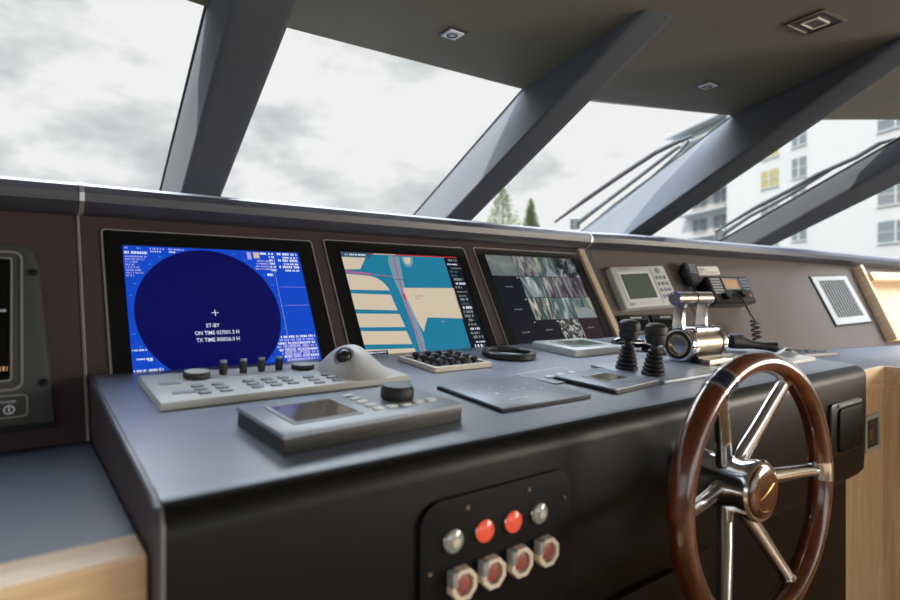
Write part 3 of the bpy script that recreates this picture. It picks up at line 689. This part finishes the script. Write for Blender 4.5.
cc = [(-.025, -.030, .066), (-.024, -.030, .085), (-.012, -.06, .088), (.005, -.11, .08), (.022, -.135, .075)]
MB().tube(cc+coil((.022, -.135, .075), (.02, -.20, .055), 4, .014, 0)+[(.05, -.225, .05), (.10, -.235, .05)], .0036, 'rubber', n=6).build('coiled_cord', t)
# air vent
t = thing('air_vent', 'rectangular air vent with silver frame and black slats on the right panel', 'vent', PANR(1.352, .126, 0, rad(2)))
m = MB(); m.frame(rrect(-.140, .138, -.116, .112, .002), rrect(-.106, .104, -.086, .092, .002), .0005, .007, 'grey'); m.build('frame', t, label='silver-grey frame')
MB().box(-.146, .144, -.122, .118, .0003, .004, 'bezel').build('backing', t)
for k in range(10): MB().box(-.0022, .0022, -.086, .092, 0, .0016, 'grey').build('slat', t, T((-.096+k*.0213, 0, .0041)))

# ================================================================== CONSOLE FRONT
ox, oz = .498, -.335
t = thing('control_panel', 'black panel of round and guarded buttons on the console front left of the wheel', 'button panel', FRONT(ox-.001, oz, 0))
MB().prism(rrect(-.128, .128, -.095, .090, .030), .0005, .006, 'matt', ch=.001).build('plate', t)
for i, (x, c, lb) in enumerate(((.421, 'lens', None), (.470, 'orange', 'lit orange lens'), (.518, 'orange', 'lit orange lens'), (.566, 'lens', None))):
    kw = {'label': lb} if lb else {}
    b = MB().lathe([(.0150, 0), (.0150, .004), (.0138, .006), (.012, .006)], 'chrome', n=32).build('push_button', t, T((x-ox-.005, .040, .003)))
    l = MB().lathe([(.0142, .004), (.0132, .008), (.008, .0105), (.001, .0115)], c, n=28).build('lens', b, **kw)
    MB().lathe([(.0060, .0105), (.0055, .0122), (.001, .0125)], 'lensc' if c == 'lens' else 'orange', n=20).build('lens_core', b)
for x in (.433, .480, .528, .577):
    X = T((x-ox-.005, -.013, .000))
    b = MB().prism([(.021*math.cos(rad(22.5+45*i)), .021*math.sin(rad(22.5+45*i))) for i in range(8)], 0, .008, 'guard', ch=.002).build('guarded_button', t, X)
    m = MB(); m.rings([[(r*math.cos(rad(22.5+45*i)), r*math.sin(rad(22.5+45*i)), z) for i in range(8)] for r, z in ((.021, .008), (.020, .016), (.014, .016), (.014, .008))], 'guard', cap0=False, cap1=False); m.build('guard_ring', b)
    MB().lathe([(.011, .008), (.0105, .013), (.006, .0145)], 'red', n=24).build('red_cap', b)
    MB().box(-.021, -.012, .002, .020, .008, .020, 'lens', ch=.002).build('guard_hinge', b)
for x, z in ((.439, -.261), (.543, -.260), (.383, -.326), (.612, -.285)):
    MB().lathe([(.003, 0), (.0025, .0015)], 'brush', n=12).build('screw', t, T((x-ox, z-oz, .006)))
t = thing('switch_box', 'black rounded switch box on the console front right of the wheel', 'switch box', FRONT(1.628, -.330, 0))
MB().prism(rrect(-.095, .092, -.060, .066, .012), .0005, .008, 'black', ch=.003).build('base', t)
MB().prism(rrect(-.060, .088, -.054, .052, .016), .008, .014, 'matt', ch=.004).build('cover', t)
MB().box(-.060, .086, .055, .063, .008, .012, 'greyd', ch=.002).build('top_strip', t)

# ================================================================== STEERING WHEEL
psi, tau = -.056, .02
ux = Vector((math.cos(psi), math.sin(psi), 0)); fo = Vector((-math.sin(psi), math.cos(psi), 0))
uy = fo*math.sin(tau)+Vector((0, 0, 1))*math.cos(tau); uz = ux.cross(uy)
WM = Matrix(((ux.x, uy.x, uz.x, .9258), (ux.y, uy.y, uz.y, .4306), (ux.z, uy.z, uz.z, -.3087+Z0), (0, 0, 0, 1)))
t = thing('steering_wheel', 'varnished wooden steering wheel with six chrome spokes', 'steering wheel', WM)
RR = .2005
def rimseg(a0, a1, ro, ax, mat, n, part, **kw):
    rs = []
    for i in range(n+1):
        a = rad(a0+(a1-a0)*i/n); rs.append([((RR+ro*math.cos(b))*math.cos(a), (RR+ro*math.cos(b))*math.sin(a), ax*math.sin(b)) for b in [2*math.pi*k/24 for k in range(24)]])
    m = MB(); m.rings(rs, mat); return m.build(part, t, **kw)
for a in (0, 120, 240): rimseg(a+4.6, a+115.4, .0172, .019, 'mahog', 60, 'wooden_rim')
for a in (0, 240): rimseg(a-4.6, a+4.6, .0180, .0198, 'chrome', 6, 'rim_clamp')
rimseg(120-4.2, 120+4.2, .0177, .0195, 'navy', 6, 'rim_clamp', label='chrome rim band with its dark blue reflection painted on'); rimseg(123.8, 125.3, .0182, .0200, 'chrome', 2, 'clamp_edge'); rimseg(114.7, 116.2, .0182, .0200, 'chrome', 2, 'clamp_edge')  # chrome band, its dark blue reflection painted in navy
for k in range(6):
    a = rad(60*k); c, s = math.cos(a), math.sin(a)
    P = [(.030, -.047), (.06, -.040), (.10, -.028), (.15, -.015), (.188, -.004)]
    MB().tube([(r*c, r*s, z) for r, z in P], [.0145, .0138, .0128, .0118, .0108], 'chrome', n=20, ry=.9).build('spoke', t)
    MB().tube([(.178*c, .178*s, -.010), (.190*c, .190*s, -.005)], [.010, .014], 'chrome', n=16).build('spoke_socket', t)
MB().lathe([(.050, -.120), (.052, -.112), (.047, -.106), (.044, -.09), (.044, -.02), (.048, -.006), (.048, .002), (.045, .006), (.040, .006)], 'chrome', n=48).build('hub', t)
h = MB().lathe([(.0405, .003), (.0405, .008), (.035, .011), (.02, .0125), (.001, .013)], 'mahog', n=40).build('hub_cap', t, label='wooden hub cap')
m = MB(); m.tube([(-.020, -.008, .0125), (-.008, -.001, .0135), (.006, .006, .0135), (.020, .012, .0128)], [.0006, .002, .0018, .0006], 'brass', n=8); m.frame(circ(0, 0, .030, 32), circ(0, 0, .0285, 32), .0112, .0126, 'brass'); m.build('hub_emblem', h)

# ================================================================== CEILING FIXTURES
def spot(x, y, label):
    t = thing('ceiling_spotlight', label, 'spotlight', WORLD(x, y, ZC) @ Matrix.Rotation(math.pi, 4, 'X'), 'recessed ceiling spotlights')
    MB().box(-.030, .030, -.030, .030, .0004, .002, 'black', r=.003).build('recess', t)
    MB().box(-.022, .024, -.022, .024, .002, .006, 'white', r=.002, ch=.001).build('frame', t)
    MB().lathe([(.016, .006), (.016, .0075), (.012, .0075), (.010, .0062)], 'unit', n=24).build('lamp_ring', t)
    MB().lathe([(.009, .0061), (.007, .0072)], 'edge', n=20).build('lamp', t)
spot(.950, 1.257, 'small square silver ceiling spotlight nearer the left pillars')
spot(1.882, 1.047, 'small square silver ceiling spotlight between the two right pillars')
t = thing('ceiling_vent', 'rectangular recessed fitting with a bright inner frame in the ceiling', 'ceiling fitting', WORLD(1.669, .634, ZC, rad(-6)) @ Matrix.Rotation(math.pi, 4, 'X'))
m = MB(); m.frame(rrect(-.058, .058, -.052, .052, .006), rrect(-.050, .050, -.044, .044, .004), .0004, .005, 'brush'); m.build('frame', t)
MB().box(-.050, .050, -.044, .044, .0004, .0025, 'black').build('recess', t)
m = MB(); m.frame(rrect(-.030, .030, -.022, .022, .003), rrect(-.026, .026, -.018, .018, .002), .002, .006, 'cream'); m.build('inner_frame', t)
MB().box(-.026, .026, -.018, .018, .002, .004, 'lcdb').build('diffuser', t)

# ================================================================== OUTSIDE
def flatg(P): return P
def wiper(blade, arm, label, link=None):
    c = sum((Vector(p) for p in blade), Vector())/len(blade)
    t = thing('windscreen_wiper', label, 'wiper', WORLD(*c), 'windscreen wipers')
    X = t.matrix_world.inverted() @ W0
    MB().tube(blade, [.006]+[.011]*(len(blade)-2)+[.006], 'rubber', n=8).build('blade', t, X)
    a = MB().tube(arm, [.014]+[.010]*(len(arm)-2)+[.007], 'unit', n=8).build('arm', t, X)
    MB().lathe([(.025, -.02), (.025, .03), (.015, .04)], 'unit', n=16).build('pivot', t, X @ T(arm[0]))
    if link: MB().tube(link, .006, 'unit', n=8).build('link_rod', t, X)
wiper([(2.178, 2.018, .359), (2.19, 1.835, .448), (2.213, 1.651, .537), (2.24, 1.487, .615), (2.272, 1.41, .648), (2.307, 1.352, .671)],
      [(2.332, 2.02, .355), (2.337, 1.85, .44), (2.338, 1.631, .549), (2.338, 1.475, .627), (2.342, 1.429, .649)],
      'black double windscreen wiper resting on the glass left of the large grey pillar', [(2.397, 1.975, .356), (2.381, 1.806, .443), (2.383, 1.608, .541), (2.362, 1.442, .628), (2.336, 1.379, .664)])
wiper([(2.968, 1.609, .324), (2.969, 1.401, .428), (2.99, 1.246, .498), (2.996, 1.126, .556), (3.036, .983, .615), (3.034, .895, .659), (3.066, .842, .675)],
      [(3.054, 1.628, .31), (3.038, 1.459, .399), (3.056, 1.292, .477), (3.05, 1.138, .556), (3.05, 1.075, .587)],
      'black double windscreen wiper in front of the white apartment block', [(3.107, 1.572, .308), (3.094, 1.361, .418), (3.088, 1.109, .546), (3.085, .986, .609)])
g = MB(); g.box(-150, 250, 6, 300, -4.1, -4.0, 'water'); g.box(-150, 250, -200, 6, -4.1, -4.0, 'water'); g.build('ground', None, W0, kind='structure', label='harbour water')
# apartment block: local x runs along its facade (receding), local -y faces the boat
Fv = Vector((.6, .8, 0)); Rv = Vector((.8, -.6, 0))
P0 = Fv*43+Rv*31.8
ang = math.atan2(.914, .448)
t = thing('apartment_building', 'white apartment block with balconies and windows beyond the right windscreen', 'building', Matrix.Translation((P0.x, P0.y, Z0-4)) @ Matrix.Rotation(ang, 4, 'Z'))
def fx(x0, x1, z0, z1, y0, y1, mat, mb=None): (mb or MB()).box(x0, x1, y0, y1, z0+4, z1+4, mat)
# facade faces local +y (towards the camera side)
MB().box(-40, 17, -18, 0, 0, 34, 'render').build('wall', t)
MB().box(17, 27, -14, -1.2, 0, 22.6, 'render').build('wing_wall', t)
MB().box(16.5, 28, -14.5, .4, 22.7, 23.1, 'render').build('wing_roof', t)
FL = 2.75
def facwin(s0, s1, z, h, mat='winglass', parts=2, y=0):
    f = MB(); f.box(s0, s1, y, y+.03, z+4, z+4+h, mat); w = f.build('window', t)
    m = MB(); mid = (s0+s1)/2; m.box(mid-.06, mid+.06, y+.03, y+.09, z+4, z+4+h, 'render'); m.box(s0-.08, s1+.08, y+.0, y+.12, z+3.9, z+4, 'render'); m.box(s0, s1, y+.03, y+.07, z+4+h*.48, z+4+h*.52, 'render')
    m.build('window_frame', w)
for r in range(-1, 6):
    z = 3.7+FL*r
    for s0 in (-2.6, -9, -15.5): facwin(s0-.4, s0+2.5, z, 1.55)
    facwin(9.8, 12.0, z+.65, 1.6, 'blind' if r in (2, 3) else 'winglass')
    facwin(6.6, 8.2, z+.9, 1.7)
    for s0 in (18.2, 22.0): 
        if z < 15: facwin(s0, s0+2.6, z+.5, 1.5, y=-1.2)
    MB().box(17.1, 26, -1.19, .2, z+3.75, z+3.95, 'render').build('balcony', t)
# conifers
def conifer(px, D, top, w, label):
    u = (px-450)/577; P = Fv*D+Rv*(u*D)
    t = thing('conifer_tree', label, 'tree', Matrix.Translation((P.x, P.y, Z0-4)), 'conical trees beyond the windscreen')
    H = top+4
    MB().lathe([(.25, 0), (.2, H*.5), (.04, H*.97)], 'bark', n=10).build('trunk', t)
    m = MB(); rn = random.Random(px); n = 4200
    for k in range(n):
        f = rn.random()**.7; z = H*(1-f*.62); rr = w/2*(f*1.0)**.75*rn.uniform(.35, 1.05); a = rn.uniform(0, 6.283)
        c = Vector((rr*math.cos(a), rr*math.sin(a), z)); s_ = rn.uniform(.10, .26)
        d1 = Vector((math.cos(a), math.sin(a), rn.uniform(-.2, .7))).normalized()*s_; d2 = Vector((rn.uniform(-1, 1), rn.uniform(-1, 1), rn.uniform(-.4, .6))).normalized()*s_*.6
        m.add([tuple(c-d1), tuple(c+d2), tuple(c+d1), tuple(c-d2)], [(0, 1, 2, 3)], 'leaf')
    m.build('foliage', t)
conifer(503, 70, 12.7, 8.5, 'taller bushy green conifer seen beside the middle pillar')
conifer(531, 50, 8.1, 3.2, 'smaller slim green conifer standing to the right of the taller one')

# ================================================================== LIGHT
w = bpy.data.worlds.new('sky'); scn.world = w; w.use_nodes = True; nt = w.node_tree; nt.nodes.clear()
N = nt.nodes.new; Lk = nt.links.new
out = N('ShaderNodeOutputWorld'); bg = N('ShaderNodeBackground'); tc = N('ShaderNodeTexCoord')
mp = N('ShaderNodeMapping'); mp.inputs['Scale'].default_value = (1.5, 1.5, 3.2); mp.inputs['Location'].default_value = (7.7, 4.1, .1)
no = N('ShaderNodeTexNoise'); no.inputs['Scale'].default_value = 2.1; no.inputs['Detail'].default_value = 9; no.inputs['Roughness'].default_value = .56
rp = N('ShaderNodeValToRGB'); e = rp.color_ramp.elements
e[0].position = .36; e[0].color = lin((192, 198, 202)); e[1].position = .49; e[1].color = lin((246, 246, 246)); k = e.new(.43); k.color = lin((219, 221, 223))
Lk(tc.outputs['Generated'], mp.inputs['Vector']); Lk(mp.outputs['Vector'], no.inputs['Vector']); Lk(no.outputs['Fac'], rp.inputs['Fac'])
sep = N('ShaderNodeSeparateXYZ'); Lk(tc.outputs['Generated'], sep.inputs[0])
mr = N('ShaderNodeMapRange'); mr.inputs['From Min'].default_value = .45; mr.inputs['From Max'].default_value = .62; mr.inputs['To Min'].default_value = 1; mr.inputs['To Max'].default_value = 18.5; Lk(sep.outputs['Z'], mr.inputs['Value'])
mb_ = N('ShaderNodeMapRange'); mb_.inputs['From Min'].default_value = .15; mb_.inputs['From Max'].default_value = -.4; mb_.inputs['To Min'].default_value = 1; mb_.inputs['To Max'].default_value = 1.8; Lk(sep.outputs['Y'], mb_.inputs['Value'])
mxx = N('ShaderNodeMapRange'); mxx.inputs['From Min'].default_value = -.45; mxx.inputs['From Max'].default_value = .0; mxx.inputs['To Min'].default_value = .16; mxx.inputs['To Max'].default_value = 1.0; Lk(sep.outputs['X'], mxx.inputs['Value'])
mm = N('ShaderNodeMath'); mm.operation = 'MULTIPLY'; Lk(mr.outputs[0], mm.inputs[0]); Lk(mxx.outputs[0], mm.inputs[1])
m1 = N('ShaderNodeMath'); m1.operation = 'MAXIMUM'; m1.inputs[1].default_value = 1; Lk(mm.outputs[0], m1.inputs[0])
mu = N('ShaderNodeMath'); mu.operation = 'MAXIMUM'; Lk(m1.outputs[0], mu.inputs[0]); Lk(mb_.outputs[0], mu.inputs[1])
# a bluer zenith
zt_ = N('ShaderNodeMix'); zt_.data_type = 'RGBA'; zt_.blend_type = 'MULTIPLY'; zt_.inputs['B'].default_value = (.82, .93, 1.12, 1)
mz = N('ShaderNodeMapRange'); mz.inputs['From Min'].default_value = .45; mz.inputs['From Max'].default_value = .8; Lk(sep.outputs['Z'], mz.inputs['Value']); Lk(mz.outputs[0], zt_.inputs['Factor'])
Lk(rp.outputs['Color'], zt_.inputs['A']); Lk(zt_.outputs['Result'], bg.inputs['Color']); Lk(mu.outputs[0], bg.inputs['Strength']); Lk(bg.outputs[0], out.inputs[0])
def lamp(name, kind, X, energy, color=(1, 1, 1), **kw):
    l = bpy.data.lights.new(name, kind); l.energy = energy; l.color = color
    for k, v in kw.items(): setattr(l, k, v)
    o = bpy.data.objects.new(name, l); COL.objects.link(o); o.matrix_world = X; return o
sd = Vector((.66, .06, -.72)).normalized()
lamp('sun', 'SUN', Matrix.Translation((0, 0, 20)) @ sd.to_track_quat('-Z', 'Y').to_matrix().to_4x4(), 7.0, (1, .93, .84), angle=.01)
# added area lamps at the unseen aft and starboard windows, filling the interior
lamp('fill_aft', 'AREA', WORLD(1.0, -4.1, -.1) @ RX90, 22, (1, .92, .82), shape='RECTANGLE', size=5.0, size_y=1.3)
lamp('fill_starboard', 'AREA', WORLD(4.05, -2.2, .12) @ Matrix.Rotation(rad(90), 4, 'Y'), 170, (1, .90, .76), shape='RECTANGLE', size=.8, size_y=2.8)  # added warm fill lamp for the ceiling and console front

# ================================================================== CAMERA
cam = bpy.data.cameras.new('camera'); co = bpy.data.objects.new('camera', cam); COL.objects.link(co); scn.camera = co
cam.sensor_width = 36; cam.lens = 36*577/900; cam.shift_y = -7/900; cam.clip_start = .02; cam.clip_end = 1000
co.matrix_world = Matrix.Translation((0, 0, Z0)) @ Matrix.Rotation(-math.atan2(.6, .8), 4, 'Z') @ RX90
cam.dof.use_dof = True; cam.dof.focus_distance = 1.3; cam.dof.aperture_fstop = 2.8
scn.view_settings.view_transform = 'Standard'; scn.view_settings.look = 'None'; scn.view_settings.gamma = 1; scn.view_settings.exposure = 0
scn.view_settings.use_curve_mapping = False
